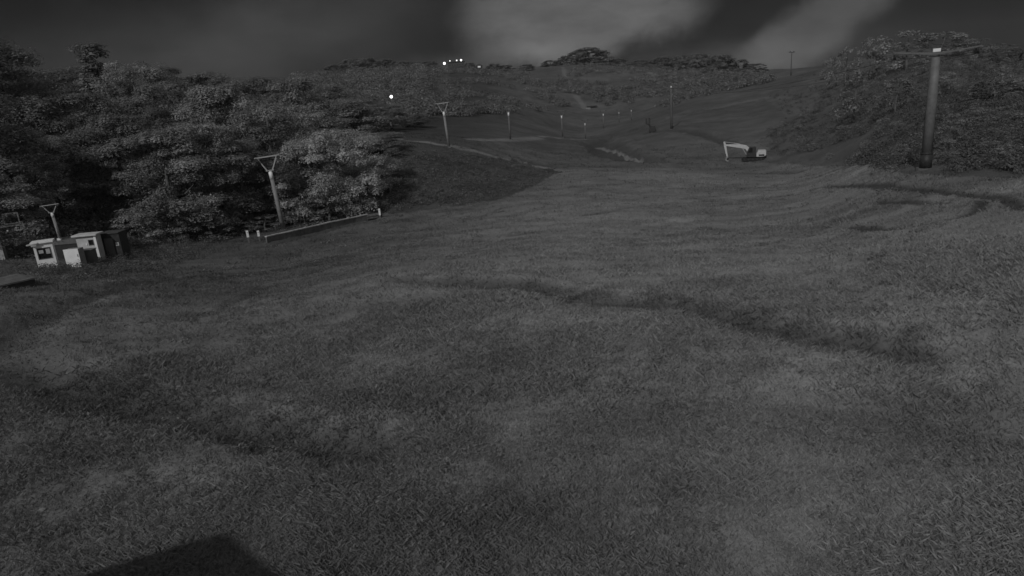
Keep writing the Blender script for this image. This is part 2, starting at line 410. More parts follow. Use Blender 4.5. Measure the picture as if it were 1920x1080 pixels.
def build_ground():
    fine = np.linspace(R(-44), R(44), 700); rest = np.linspace(R(44), R(316), 70)[1:-1]
    az = np.concatenate([fine, rest]); na = len(az)
    rr = np.concatenate([[.4, 1.2, 2.2, 3.2], np.exp(np.linspace(math.log(4), math.log(900), 520))]); nr = len(rr)
    x = (rr[:, None] * np.sin(az)[None]).ravel(); y = (rr[:, None] * np.cos(az)[None]).ravel()
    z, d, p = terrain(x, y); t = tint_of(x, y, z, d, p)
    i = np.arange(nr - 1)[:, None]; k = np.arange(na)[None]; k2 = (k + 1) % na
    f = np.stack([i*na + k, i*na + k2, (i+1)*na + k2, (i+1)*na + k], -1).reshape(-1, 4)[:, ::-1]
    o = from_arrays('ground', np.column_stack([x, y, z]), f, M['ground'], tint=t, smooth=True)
    tag(o, kind='structure')
    return float(z.min()), float(z.max())
ZMIN, ZMAX = build_ground()

# ------------------------------------------------------------------ grass blades (uncountable)
def blades(name, x, y, h, w, m, k=1.0, lean=.5, tintv=.3, dark_cut=.8, albedo=1.0, kind=None):
    z, d, p = terrain(x, y)
    keep = d < dark_cut * (.4 + .9 * RNG.random(len(x))); x, y, z, d, p, h, w = (q[keep] for q in (x, y, z, d, p, h, w))
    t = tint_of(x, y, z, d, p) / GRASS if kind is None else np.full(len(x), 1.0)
    n = len(x); a = RNG.random(n) * 2 * np.pi; b = RNG.random(n) * 2 * np.pi; ln = lean * (.3 + RNG.random(n)) * h
    dx, dy = np.cos(a), np.sin(a); lx, ly = np.cos(b) * ln, np.sin(b) * ln
    v0 = np.column_stack([x - dx*w, y - dy*w, z - .02]); v1 = np.column_stack([x + dx*w, y + dy*w, z - .02])
    v2 = np.column_stack([x + dx*w*.7 + lx*.4, y + dy*w*.7 + ly*.4, z + h*.6]); v3 = np.column_stack([x + lx, y + ly, z + h])
    V = np.stack([v0, v1, v2, v3], 1).reshape(-1, 3); F = np.arange(n)[:, None] * 4 + np.array([[0, 1, 2, 3]])
    tt = np.repeat(t * albedo * (1 + tintv * (RNG.random(n) - .5) * 2), 4)
    o = from_arrays(name, V, F, m, tint=tt); tag(o, kind='stuff'); return o
def fan(n, r0, r1, az=40):
    r = np.sqrt(RNG.random(n) * (r1*r1 - r0*r0) + r0*r0); a = R(az) * (2 * RNG.random(n) - 1); return r * np.sin(a), r * np.cos(a)
def tufted(n, r0, r1, per, spread, az=46):
    x, y = fan(n // per, r0, r1, az); x = np.repeat(x, per) + RNG.normal(0, spread, (n // per) * per); y = np.repeat(y, per) + RNG.normal(0, spread, (n // per) * per); return x, y
def build_grass():
    xs = []; ys = []; hs = []; ws = []
    for n, r0, r1, per, sp, h, w in ((190000, 4.2, 10, 9, .06, .05, .0035), (180000, 9, 18, 9, .09, .055, .006), (150000, 16, 36, 8, .14, .06, .010), (110000, 32, 75, 8, .28, .08, .022), (40000, 70, 130, 8, .5, .12, .05)):
        x, y = tufted(n, r0, r1, per, sp); px, py = project(np.column_stack([x, y, base_z(x, y)]))
        k = ~(inside(px, py, WOOD) | inside(px, py, BANK) | inside(px, py, BRUSH)) & (px > -80) & (px < 2000)
        m = .45 + 1.15 * np.clip(.5 + 1.9 * fbm(x * .8, y * .8, 4), 0, 1)
        xs.append(x[k]); ys.append(y[k]); hs.append((h * m * (.5 + RNG.random(len(x))))[k]); ws.append(np.full(len(x), w)[k])
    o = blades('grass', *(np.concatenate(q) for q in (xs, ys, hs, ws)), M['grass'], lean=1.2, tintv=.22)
    tag(o, 'short rough grass covering the whole open slope', 'grass')
build_grass()
def build_coarse():
    xs = []; ys = []
    for px, py, rad, n in ((620, 930, .9, 2600), (560, 860, .6, 900), (400, 930, .8, 1200), (1830, 1000, .8, 3000), (1890, 950, .6, 1500), (1650, 1040, .6, 1200), (985, 437, .8, 160), (450, 545, .7, 160)):
        c = cast(px, py); m = n // 6
        x = np.repeat(c[0] + RNG.normal(0, rad * .6, m), 6) + RNG.normal(0, .035, m * 6); y = np.repeat(c[1] + RNG.normal(0, rad * .5, m), 6) + RNG.normal(0, .035, m * 6); xs.append(x); ys.append(y)
    x = np.concatenate(xs); y = np.concatenate(ys); n = len(x)
    o = blades('coarse_grass', x, y, .065 * (.4 + RNG.random(n)), np.full(n, .0035), M['grass'], lean=1.5, tintv=.35, albedo=1.06)
    tag(o, 'coarse taller grass tufts standing out of the short turf', 'grass')
build_coarse()

# ------------------------------------------------------------------ foliage
def leaf_cloud(lobes, per, size, flat=.55, up=.4, rng=RNG):
    """leaf faces scattered over uneven lobes; returns verts, faces, tint"""
    C = []; Nn = []; T = []
    for (c, rad) in lobes:
        n = int(per * (rad[0] * rad[1]) / 1.0) + 6
        d = rng.normal(size=(n, 3)); d /= np.linalg.norm(d, axis=1)[:, None]; d[:, 2] = np.where(d[:, 2] < -.35, -d[:, 2], d[:, 2])
        q = (rng.random(n) ** .35)[:, None]; bumpy = 1 + .28 * np.sin(d[:, :1] * 5 + c[0]) * np.cos(d[:, 1:2] * 6 + c[1])
        C.append(np.array(c) + d * np.array(rad) * q * bumpy)
        nn = d + rng.normal(0, .33, (n, 3)) + np.array([0, 0, up]); Nn.append(nn / np.linalg.norm(nn, axis=1)[:, None])
        T.append(np.full(n, rng.uniform(.68, 1.25)) * rng.uniform(.55, 1.35, n))
    C = np.concatenate(C); Nn = np.concatenate(Nn); T = np.concatenate(T); n = len(C)
    a = np.cross(Nn, rng.normal(size=(n, 3))); a /= np.linalg.norm(a, axis=1)[:, None] + 1e-9; b = np.cross(Nn, a)
    s = size * rng.uniform(.55, 1.35, n)[:, None]
    V = np.stack([C - a*s, C - b*s*flat + Nn*s*.18, C + a*s, C + b*s*flat + Nn*s*.18], 1).reshape(-1, 3)
    F = np.arange(n)[:, None] * 4 + np.array([[0, 1, 2, 3]])
    return V, F, np.repeat(T, 4)
def crown_lobes(H, Wd, base, nl, rng, shape='round'):
    lobes = []
    for i in range(nl):
        t = rng.random(); z = base + (H - base) * t
        if shape == 'round': prof = math.sin(math.pi * (0.12 + .83 * t)) ** .7
        elif shape == 'spire': prof = (1 - t) ** .8 * .9 + .08
        else: prof = math.sqrt(max(0.05, 1 - (t * .95) ** 2))
        a = rng.random() * 2 * math.pi; q = Wd * prof * (.35 + .65 * rng.random() ** .5)
        s = rng.uniform(.10, .20) * (Wd + .4 * H) * .8
        lobes.append(((q * math.cos(a), q * math.sin(a), min(z, H - s * .5)), (s * rng.uniform(.8, 1.35), s * rng.uniform(.8, 1.35), s * rng.uniform(.7, 1.0))))
    return lobes
def make_trunk(H, r, base, Wd, rng):
    mb = MB(); lean = rng.uniform(-.04, .04, 2)
    pts = [(lean[0]*H*t + .12*math.sin(t*5), lean[1]*H*t, H*t*.85 - .4*(t == 0)) for t in np.linspace(0, 1, 7)]
    mb.tube(pts, [r * (1.25 if i == 0 else 1 - .13*i) for i in range(7)], 8)
    for i in range(7):
        t = rng.uniform(.25, .8); a = rng.random()*6.28; p = Vector((lean[0]*H*t, lean[1]*H*t, H*.85*t)); q = Wd * rng.uniform(.5, .85)
        e = p + Vector((q*math.cos(a), q*math.sin(a), H*.14)); m = (p + e)/2 + Vector((0, 0, -.05*H))
        mb.tube([p, m, e], [r*.4, r*.25, r*.08], 6)
    return mb
PROTO = {}
def tree_proto(key, H, Wd, base, nl, per, size, m, shape='round', seed=0, name='broadleaf_tree'):
    rng = np.random.default_rng(seed); o = empty(name, (0, 0, 0))
    V, F, T = leaf_cloud(crown_lobes(H, Wd, base, nl, rng, shape), per, size, rng=rng)
    from_arrays('crown', V, F, M[m], o, tint=T)
    make_trunk(H, .018*H + .06, base, Wd, rng).build('trunk', M['bark'], o, smooth=True)
    PROTO[key] = [o, H, False, Wd]
def place(key, P, height, rz, label, cat, group, width=None):
    pr = PROTO[key]; o = copy_tree(pr[0]) if pr[2] else pr[0]; pr[2] = True
    s = height / pr[1]; sx = s if width is None else width / pr[3]
    o.location = P; o.rotation_euler = (0, 0, rz); o.scale = (sx, sx, s); tag(o, label, cat, group); return o
for i in range(4): tree_proto('dark%d' % i, 14, 4.2, 1.6, 64, 470, .10, 'leafdark', seed=20 + i)
for i in range(4): tree_proto('mid%d' % i, 12, 4.2, .9, 64, 470, .10, 'leaf', seed=40 + i)
for i in range(2): tree_proto('pale%d' % i, 8, 4.0, .2, 64, 560, .088, 'leafpale', 'dome', seed=60 + i)
tree_proto('spire', 16, 1.6, 2.0, 50, 200, .17, 'leafdark', 'spire', seed=80)
for i in range(4): tree_proto('shrub%d' % i, 3, 2.0, .1, 34, 330, .085, 'leaf', 'dome', seed=90 + i, name='shrub')
for i in range(2): tree_proto('dshrub%d' % i, 3, 2.0, .1, 34, 330, .085, 'leafdark', 'dome', seed=100 + i, name='shrub')
for i in range(3): tree_proto('ridge%d' % i, 8, 4.5, .3, 60, 200, .22, 'leafdark', 'dome', seed=110 + i)

WG = 'trees of the wood on the left'
WOOD_TREES = [  # proto, photo column, distance, photo row of the top, crown half width, label
 ('dark0', 15, 78, 66, 6.0, 'tallest tree of the wood, dark crown reaching the sky at the left edge'),
 ('dark1', -70, 60, 150, 5.0, 'dark tree cut off by the left edge behind the white post'),
 ('mid0', 40, 63, 232, 3.6, 'grey leafy tree directly above the lift gear at the left edge'),
 ('mid1', 118, 68, 258, 3.4, 'grey leafy tree right behind the forked mast of the booths'),
 ('dark2', 105, 86, 150, 5.0, 'dark tree between the tallest left edge tree and the slender one'),
 ('dark3', 190, 76, 178, 4.6, 'dark tree over the black hollow behind the two booths'),
 ('spire', 214, 104, 84, 2.2, 'slender tree standing up alone above the wood against the sky'),
 ('mid2', 285, 96, 116, 5.2, 'broad tree on the skyline just right of the slender tree'),
 ('dark0', 255, 68, 218, 4.4, 'dark leafy tree to the right of the black hollow behind the booths'),
 ('mid3', 335, 61, 246, 4.2, 'bushy front tree halfway between booths and the forked lift mast'),
 ('mid0', 398, 63, 232, 4.0, 'bushy front tree left of the forked mast at the wood edge'),
 ('dark1', 350, 86, 152, 5.2, 'second row tree behind the bushy front tree by the booths'),
 ('mid1', 440, 80, 165, 5.0, 'tall second row tree up left of the forked mast'),
 ('dark2', 462, 64, 268, 3.6, 'dark front tree immediately left of the forked mast at the wood edge'),
 ('mid2', 525, 74, 188, 4.8, 'tree with layered pale boughs rising behind the forked mast'),
 ('dark3', 545, 66, 285, 3.2, 'dark low tree just behind the pole of the forked mast'),
 ('mid3', 565, 96, 152, 5.4, 'broad skyline tree right of the forked mast, below the far ridge'),
 ('mid0', 605, 78, 212, 4.6, 'tree above the pale bushes near the right end of the wood'),
 ('pale0', 592, 64, 268, 3.8, 'pale leafy bush tree right of the forked mast in the front row'),
 ('pale1', 648, 66, 246, 4.2, 'large pale leafy bush tree at the right corner of the wood'),
 ('pale0', 690, 74, 258, 3.6, 'pale bush tree at the head of the dark bank beside the wood'),
 ('mid1', 660, 98, 190, 5.2, 'grey tree behind the pale bush trees at the wood corner'),
 ('mid2', 715, 92, 248, 3.4, 'small pale tree where wood, terrace and dark bank meet'),
 ('dark0', 500, 112, 150, 5.6, 'distant dark tree on the wood skyline straight above the forked mast'),
 ('dark1', 420, 112, 136, 5.6, 'dark skyline tree of the wood under the left grey cloud'),
 ('dark2', 165, 116, 128, 5.6, 'dark skyline tree just left of the slender tree'),
 ('dark3', 345, 122, 128, 5.6, 'rounded skyline tree two crowns right of the slender tree'),
 ('mid3', 622, 126, 162, 5.6, 'tree of the upper wood below the lit lamp mast'),
 ('dark0', 690, 132, 190, 4.8, 'dark tree of the upper wood straight below the lamp'),
 ('mid0', 735, 144, 196, 4.6, 'tree of the upper wood beside the grassy terrace edge'),
 ('dark1', 775, 158, 214, 3.6, 'last small tree of the upper wood along the terrace'),
 ('dark2', 60, 112, 138, 5.6, 'dark skyline tree beside the tallest tree of the wood'),
 ('mid1', -20, 50, 330, 3.0, 'leafy young tree cut by the left edge above the white post'),
]
for i, (k, px, r, top, wd, lab) in enumerate(WOOD_TREES):
    P = spot(px, r); place(k, P, max(top_at(P, top), 2.0), i * 1.7, lab, 'tree', WG, wd)
SG = 'shrubs along the foot of the wood'
EDGE = [('shrub0', 262, 57, 402, 2.0, 'low shrub at the wood foot just right of the dark shed'), ('shrub1', 306, 58, 392, 2.2, 'leafy shrub at the wood foot, second right of the shed'),
 ('dshrub0', 352, 59, 398, 2.2, 'dark shrub at the wood foot midway from shed to white pegs'), ('shrub2', 396, 59, 416, 2.0, 'low pale shrub at the wood foot left of the white pegs'),
 ('dshrub1', 440, 61, 418, 2.0, 'dark shrub directly left of the two white pegs'), ('shrub3', 572, 62, 372, 2.4, 'shrub at the wood foot right of the forked mast'),
 ('shrub0', 618, 62, 352, 2.6, 'pale shrub behind the middle of the low board edging'), ('dshrub0', 662, 63, 356, 2.2, 'dark shrub behind the far end of the low board edging'),
 ('dshrub1', 712, 79, 330, 2.6, 'dark shrub in the shadow at the right corner of the wood'), ('dshrub0', 736, 88, 292, 2.2, 'dark shrub at the top of the bank beside the wood'),
 ('dshrub1', 500, 61, 405, 2.0, 'dark shrub between the white pegs and the forked mast')]
for i, (k, px, r, top, wd, lab) in enumerate(EDGE):
    P = spot(px, r); place(k, P, max(top_at(P, top), .8), i * 2.3, lab, 'shrub', SG, wd)

# shrubs on the right-hand hillside
HG = 'shrubs on the right hillside'
rng = np.random.default_rng(31); cnt = 0
used = set()
def hill_zone(px, py):
    row = 0 if py > 255 else (1 if py > 190 else 2)
    names = [(1470, ('close behind the white digger', 'on the brush slope above the white digger', 'at the skyline mast where the hillside begins')),
             (1530, ('at the grass edge right of the white digger', 'between the digger and the far mast with three dots', 'beneath the dark skyline mast')),
             (1590, ('at the grass edge straight below the far mast with three dots', 'at the foot of the far mast with three dots', 'beside the head of the far mast with three dots')),
             (1650, ('at the brush foot halfway from far mast to tall tower', 'in mid slope halfway from far mast to tall tower', 'under the crest right of the far mast with three dots')),
             (1738, ('by the base left of the tall lift tower', 'left of the pole of the tall lift tower', 'left of the head of the tall lift tower')),
             (1800, ('by the base right of the tall lift tower', 'right of the pole of the tall lift tower', 'right of the head of the tall lift tower')),
             (1860, ('at the brush foot between tall tower and right edge', 'in mid slope between tall tower and right edge', 'under the dark flat crest tree')),
             (9999, ('at the brush foot by the right edge', 'in mid slope by the right edge', 'under the crest by the right edge'))]
    return next(n for lim, n in names if px < lim)[row]
for _ in range(2500):
    px, py = rng.uniform(1440, 1935), rng.uniform(112, 312)
    if not inside(np.array([px]), np.array([py]), BRUSH)[0] or (1705 < px < 1770 and py > 250): continue
    if cnt >= 84: break
    dk = rng.random() < .5; sz = rng.integers(3)
    lab = ('dark ' if dk else 'grey ') + ('low rounded', 'tall leafy', 'broad spreading')[sz] + ' shrub ' + hill_zone(px, py)
    if lab in used: continue
    used.add(lab)
    x, y = cast(px, py); r = math.hypot(x, y); P = Vector((x, y, float(gz(x, y)[0])))
    h = (.65, 1.45, .95)[sz] * (1 if r > 60 else .7) * (1.5 if py < 200 and px > 1560 else 1.0) * rng.uniform(.9, 1.1)
    k = ('dshrub%d' % rng.integers(2)) if dk else ('shrub%d' % rng.integers(4))
    place(k, P, h, rng.random() * 6.28, lab, 'shrub', HG, h * (.8, .6, 1.2)[sz]); cnt += 1
HT = 'trees on the crest of the right hillside'
for i, (k, px, r, top, wd, lab) in enumerate([
 ('shrub0', 1640, 150, 72, 4.4, 'pale airy tree on the crest left of the tall tower head'), ('shrub1', 1700, 140, 60, 4.8, 'highest crest tree directly behind the tall tower head'),
 ('shrub2', 1765, 140, 62, 4.4, 'crest tree just right of the tall tower head'), ('shrub3', 1585, 165, 90, 3.8, 'small crest tree above the far mast with three dots'),
 ('dshrub1', 1855, 130, 84, 4.0, 'dark flat crest tree near the right edge of the hillside'), ('shrub0', 1815, 140, 74, 4.0, 'crest tree between the tall tower and the dark flat tree'),
 ('dshrub0', 1915, 120, 92, 4.0, 'dark crest tree cut by the right edge of the hillside'), ('dshrub0', 1680, 95, 150, 2.8, 'dark tree on the hillside just left of the tall tower'),
 ('dshrub1', 1600, 110, 150, 3.2, 'dark tree on the hillside below the far mast with three dots'), ('dshrub0', 1860, 80, 150, 3.0, 'dark tree on the hillside right of the tall tower'),
 ('shrub2', 1560, 190, 108, 2.6, 'tree just behind the far mast with three dots')]):
    P = spot(px, r); place(k, P, max(top_at(P, top), 1.5), i * 1.3, lab, 'tree', HT, wd)
# trees along the far ridge
RG = 'trees on the far ridge'
RIDGE = [(1105, 94, 17, 'big rounded tree clump crowning the middle of the far ridge'), (1085, 100, 10, 'tree leaning on the left of the big clump on the far ridge'), (1128, 104, 10, 'tree leaning on the right of the big clump on the far ridge'),
 (1065, 108, 9, 'ridge tree two crowns left of the big clump'), (1032, 117, 8, 'low ridge tree left of the big clump where the saddle starts'), (988, 124, 6, 'lone low ridge tree between the saddle and the long hedge'),
 (948, 126, 7, 'right end of the low hedge trees right of the ridge building'), (925, 128, 6, 'low hedge tree on the ridge right of the small lit hut'), (880, 126, 5, 'small bush right next to the lit ridge building'),
 (808, 118, 7, 'last hedge tree on the ridge left of the lamp mast'), (785, 119, 9, 'second hedge tree on the ridge left of the lamp mast'), (755, 119, 10, 'third hedge tree on the ridge left of the lamp mast'), 
 (720, 115, 11, 'hedge tree right of the rounded hilltop on the left ridge'), (690, 112, 12, 'tree on top of the rounded left ridge'), (660, 115, 11, 'tree on the left shoulder of the rounded left ridge'), (632, 124, 10, 'leftmost tree of the rounded left ridge'),
 (1160, 113, 9, 'ridge tree right of the two small ridge masts'), (1200, 116, 9, 'ridge tree in the dip between the two hilltops'), (1240, 110, 10, 'first tree of the right ridge hilltop'), (1275, 108, 10, 'second tree of the right ridge hilltop'),
 (1310, 105, 11, 'topmost tree of the right ridge hilltop'), (1350, 108, 10, 'tree on the right shoulder of the right ridge hilltop'), (1385, 116, 8, 'ridge tree on the falling right end of the ridge'), (1415, 123, 7, 'last low ridge tree before the bright hillside line')]
for i, (px, top, wd, lab) in enumerate(RIDGE):
    r = 500 if px < 1000 else (430 if px > 1330 else 535)
    top -= 3; P = spot(px, r); place('ridge%d' % (i % 3), P, min(max(top_at(P, top), 4.0), 22), i * 1.9, lab, 'tree', RG, wd)

# far woods and scrub: uncountable
PB0 = cast(1735, 316)                              # foot of the tall lift tower, kept clear of brush
def scrub(name, poly, box, n, hgt, per, size, m, label, rmin=0, thin=None, seed=1):
    rng = np.random.default_rng(seed); lobes = []
    px = rng.uniform(box[0], box[1], n * 3); py = rng.uniform(box[2], box[3], n * 3); k = inside(px, py, poly); px = px[k][:n]; py = py[k][:n]
    xy = []
    A = [az_tan(a, b) for a, b in zip(px, py)]; rs = np.exp(np.linspace(math.log(20), math.log(640), 160))
    az = np.array([a for a, _ in A]); tt = np.array([t for _, t in A])
    X = rs[None] * np.sin(az)[:, None]; Y = rs[None] * np.cos(az)[:, None]; Z = base_z(X.ravel(), Y.ravel()).reshape(X.shape)
    hit = (CAM_Z + rs[None] * tt[:, None]) < Z; ok = hit.any(1); idx = hit.argmax(1)
    x = X[np.arange(len(X)), idx][ok]; y = Y[np.arange(len(X)), idx][ok]; x = x * (1 + rng.normal(0, .012, len(x))); y = y * (1 + rng.normal(0, .012, len(y)))
    r = np.hypot(x, y); z = gz(x, y)
    dens = fbm(x * .03 + 50, y * .03, 4)
    for a, b, c, q, dn in zip(x, y, z, r, dens):
        if name == 'hillside_brush' and math.hypot(a - PB0[0], b - PB0[1]) < 3.0: continue
        if q < rmin or (thin is not None and dn < thin): continue
        s = hgt * rng.uniform(.5, 1.2); lobes.append(((a, b, c + s * .35), (s * rng.uniform(.7, 1.5), s * rng.uniform(.7, 1.5), s * .75)))
    V, F, T = leaf_cloud(lobes, per, size, rng=rng)
    o = from_arrays(name, V, F, M[m], tint=T); tag(o, label, 'brush' if 'brush' in label else 'wood', kind='stuff'); return o
FARWOOD = [(560,150),(620,128),(700,118),(815,122),(825,140),(800,175),(830,205),(780,232),(700,240),(600,235),(520,200)]
scrub('far_wood', FARWOOD, (520, 830, 118, 240), 1500, 3.6, 9, .42, 'leafdark', 'dark wood filling the far hillside below the left ridge', rmin=140, seed=3)
scrub('far_scrub', FARHILL, (830, 1440, 110, 225), 2600, 2.2, 15, .32, 'leafdark', 'patchy dark brush on the far ski hill below the ridge', rmin=205, thin=-.06, seed=4)
scrub('hillside_brush', BRUSH, (1440, 1960, 70, 326), 3200, .5, 230, .07, 'weed', 'low tangled brush over the dark right hillside', thin=-.16, seed=5)
scrub('bank_weeds', BANK, (668, 1052, 284, 402), 1500, .34, 130, .075, 'weed', 'sparse brush and weeds on the dark bank below the terrace', seed=6)
UNDER = [(-40,480),(-40,440),(230,430),(420,425),(540,405),(668,375),(668,395),(520,430),(430,455),(250,470),(60,490)]
scrub('wood_undergrowth', UNDER, (-40, 668, 375, 490), 420, .5, 160, .075, 'weed', 'low brush and weeds along the foot of the left wood', seed=7)
HOLLOW = [(-40,330),(250,300),(260,440),(120,455),(-40,440)]  # brush added to catch light where the hollow comes out black
scrub('hollow_fill_brush', HOLLOW, (-40, 260, 300, 455), 220, 1.1, 70, .13, 'leafdark', 'added dark brush lightening the black hollow under the trees behind the booths', seed=9)
WEEDS = [(40,505),(190,492),(250,470),(400,458),(400,480),(300,505),(210,525),(130,530),(40,525)]
scrub('weed_patch', WEEDS, (40, 400, 458, 530), 300, .36, 260, .05, 'weed', 'tall unmown weeds and brush in front of the two white booths', seed=8)

# ------------------------------------------------------------------ lift towers
def fork_tower(P, H, rz, label, cat='lift tower', group='forked masts of the drag lift', pm='pole', lean=0.0, first=[None]):
    """round pole with a white top section, a plate and a Y-shaped fork carrying a crossbar"""
    if first[0] is None:
        h = 8.0; o = empty('lift_tower', P); first[0] = o
        MB().tube([(0,0,-.3),(0,0,.08)], .42, 14).build('footing', M['concrete'], o)
        MB().tube([(0,0,.081),(0,0,5.6)], [.25,.20], 14).build('pole', M[pm], o, smooth=True)
        MB().tube([(0,0,5.601),(0,0,6.45)], [.215,.205], 14).build('white_band', M['white'], o, smooth=True)
        MB().box(-.42,.42,-.24,.24,6.47,6.56).box(-.12,.12,-.12,.12,6.451,6.469).build('cap_plate', M['steel'], o, .02)
        for s in (-1, 1):
            MB().tube([(s*.3,0,6.56),(s*.98,0,7.90)], [.075,.06], 8).build('strut', M['steel'], o)
        MB().box(-1.28,1.28,-.08,.08,7.90,8.03).build('crossbar', M['steel'], o, .015)
        for s in (-1, 1):
            w = MB(); w.tube([(s*1.12,-.30,7.77),(s*1.12,-.36,7.77)], .2, 14).tube([(s*1.12,.30,7.77),(s*1.12,.36,7.77)], .2, 14).box(s*1.12-.03,s*1.12+.03,-.29,.29,7.74,7.80).box(s*1.12-.03,s*1.12+.03,-.05,.05,7.801,7.898)
            w.build('sheave', M['dark'], o)
    else: o = copy_tree(first[0])
    o.location = P; o.rotation_euler = (0, lean, rz); o.scale = (H / 8.0,) * 3
    tag(o, label, cat, group); return o
FORKS = [(532, 431, 290, 'nearest complete forked lift mast, leaning at the wood edge by the board edging'),
 (842, 276, 192, 'forked lift mast on the grassy terrace above the dark bank'),
 (957, 262, 198, 'forked lift mast third along, right of the one above the dark bank'),
 (1055, 257, 207, 'fourth forked lift mast, left of the curved ditch'),
 (1098, 261, 224, 'small forked lift mast with white top beside the curved ditch'),
 (1132, 241, 207, 'thin dark far mast behind the curved ditch'),
 (1161, 230, 206, 'tiny far mast right of the thin dark one'),
 (1184, 226, 202, 'tiny far mast left of the dark machine with panels')]
fb = []
for px, py, top, lab in FORKS:
    P = ground(px, py); fb.append(P); H = top_at(P, top)
    o = fork_tower(P, H, facing(P), lab, lean=-R(3.2) if px < 900 else 0.0)
    if px > 900:                                                  # the far masts have dark poles and forks under their white tops
        for ch in o.children:
            if ch.name.split('.')[0] in ('pole', 'strut', 'crossbar'): ch.material_slots[0].link = 'OBJECT'; ch.material_slots[0].material = M['darkpole']
P = spot(117, 55); o = fork_tower(P, top_at(P, 381), R(10), 'forked lift mast whose crossbar rises behind the white booths', lean=-R(3)); o.scale.x *= 1.3
def cable(name, pts, r, label):
    mb = MB()
    for a, b in zip(pts[:-1], pts[1:]):
        a = Vector(a); b = Vector(b); sag = (b - a).length * .012
        mb.tube([a.lerp(b, t) - Vector((0, 0, 4*sag*t*(1-t))) for t in np.linspace(0, 1, 9)], r, 5)
    return tag(mb.build(name, M['dark'], None), label, 'cable')

def t_tower(P, H, rz, label, first=[None], slim=1.0, dull=False):
    if first[0] is None:
        o = empty('lift_tower', P); first[0] = o      # built 8 m high
        MB().tube([(0,0,-.3),(0,0,.05)], .6, 16).build('footing', M['timber'], o)
        MB().tube([(0,0,.051),(0,0,1.0)], .375, 18).build('base_sleeve', M['dark'], o, smooth=True)
        MB().tube([(0,0,1.0),(0,0,1.10)], .40, 18).build('collar', M['dark'], o, smooth=True)
        MB().tube([(0,0,1.101),(0,0,5.2),(0,0,5.3),(0,0,7.3)], [.33,.30,.285,.25], 18).build('pole', M['towerpole'], o, smooth=True)
        MB().prism([(-2.55,7.82),(-2.5,7.74),(-.35,7.46),(.35,7.46),(2.5,7.74),(2.55,7.82),(.4,7.62),(-.4,7.62)], -.14, .14).build('crossarm', M['darkpole'], o, .01)
        MB().box(-.22,.22,-.16,.16,7.625,7.84).build('white_cap', M['white'], o, .02)
        for s in (-1, 1):
            w = MB().box(s*2.3-.05,s*2.3+.05,-1.0,1.0,7.50,7.62)
            for k in (-.8,-.28,.28,.8): w.tube([(s*2.3-.12,k,7.50),(s*2.3-.06,k,7.50)], .17, 12)
            w.build('sheave_train', M['dark'], o)
        lad = MB().tube([(-.12,.46,1.2),(-.12,.40,7.2)], .018, 5).tube([(.12,.46,1.2),(.12,.40,7.2)], .018, 5)
        for k in range(18): lad.tube([(-.12,.455-.003*k,1.4+.33*k),(.12,.455-.003*k,1.4+.33*k)], .012, 5)
        lad.build('ladder', M['darkpole'], o)
    else: o = copy_tree(first[0])
    o.location = P; o.rotation_euler = (0, 0, rz); o.scale = (H/8.0*slim, H/8.0*slim, H/8.0)
    if dull:                                                      # these masts are painted dark
        for ch in o.children:
            if ch.name.split('.')[0] in ('pole', 'footing'): ch.material_slots[0].link = 'OBJECT'; ch.material_slots[0].material = M['darkpole']
    tag(o, label, 'lift tower', 'round chairlift towers with a crossarm'); return o
PB = ground(1735, 316); HB = top_at(PB, 88)
t_tower(PB, HB, facing(PB) + R(6), 'tallest lift tower, thick round pole with wide crossarm on the right hillside')
PC = ground(1259, 242); HC = top_at(PC, 160)
t_tower(PC, HC, facing(PC), 'lone lift tower with bright cap left of the white digger', slim=.6, dull=True)
PD = spot(1560, 185); t_tower(PD, top_at(PD, 136), facing(PD), 'far lift mast with three pale dots in the hillside brush', slim=.7, dull=True)
PE = spot(1483, 240); t_tower(PE, top_at(PE, 95), facing(PE) + R(70), 'dark mast against the sky where the right hillside begins', slim=.55, dull=True)
PF = spot(1141, 520); t_tower(PF, top_at(PF, 100), facing(PF), 'taller of two tiny masts on the ridge beside the big tree clump', dull=True)
PG = spot(1131, 540); t_tower(PG, top_at(PG, 101), facing(PG), 'shorter of two tiny masts on the ridge beside the big tree clump', dull=True)
near = Vector((PB.x + 38, PB.y - 22, PB.z))
for s, lab in ((-1, 'left running cable of the chairlift at the top right corner'), (1, 'right running cable of the chairlift at the top right corner')):
    c, sn = math.cos(facing(PB)), math.sin(facing(PB)); k = HB/8*2.3*s
    a = Vector((PB.x + k*c, PB.y + k*sn, PB.z + HB*7.33/8))
    e = near + Vector((k*c, k*sn, HB + 2.0)); q = PC + Vector((k*c, k*sn, HC*7.33/8))
    cable('lift_cable', [e, a, q], .013, lab)

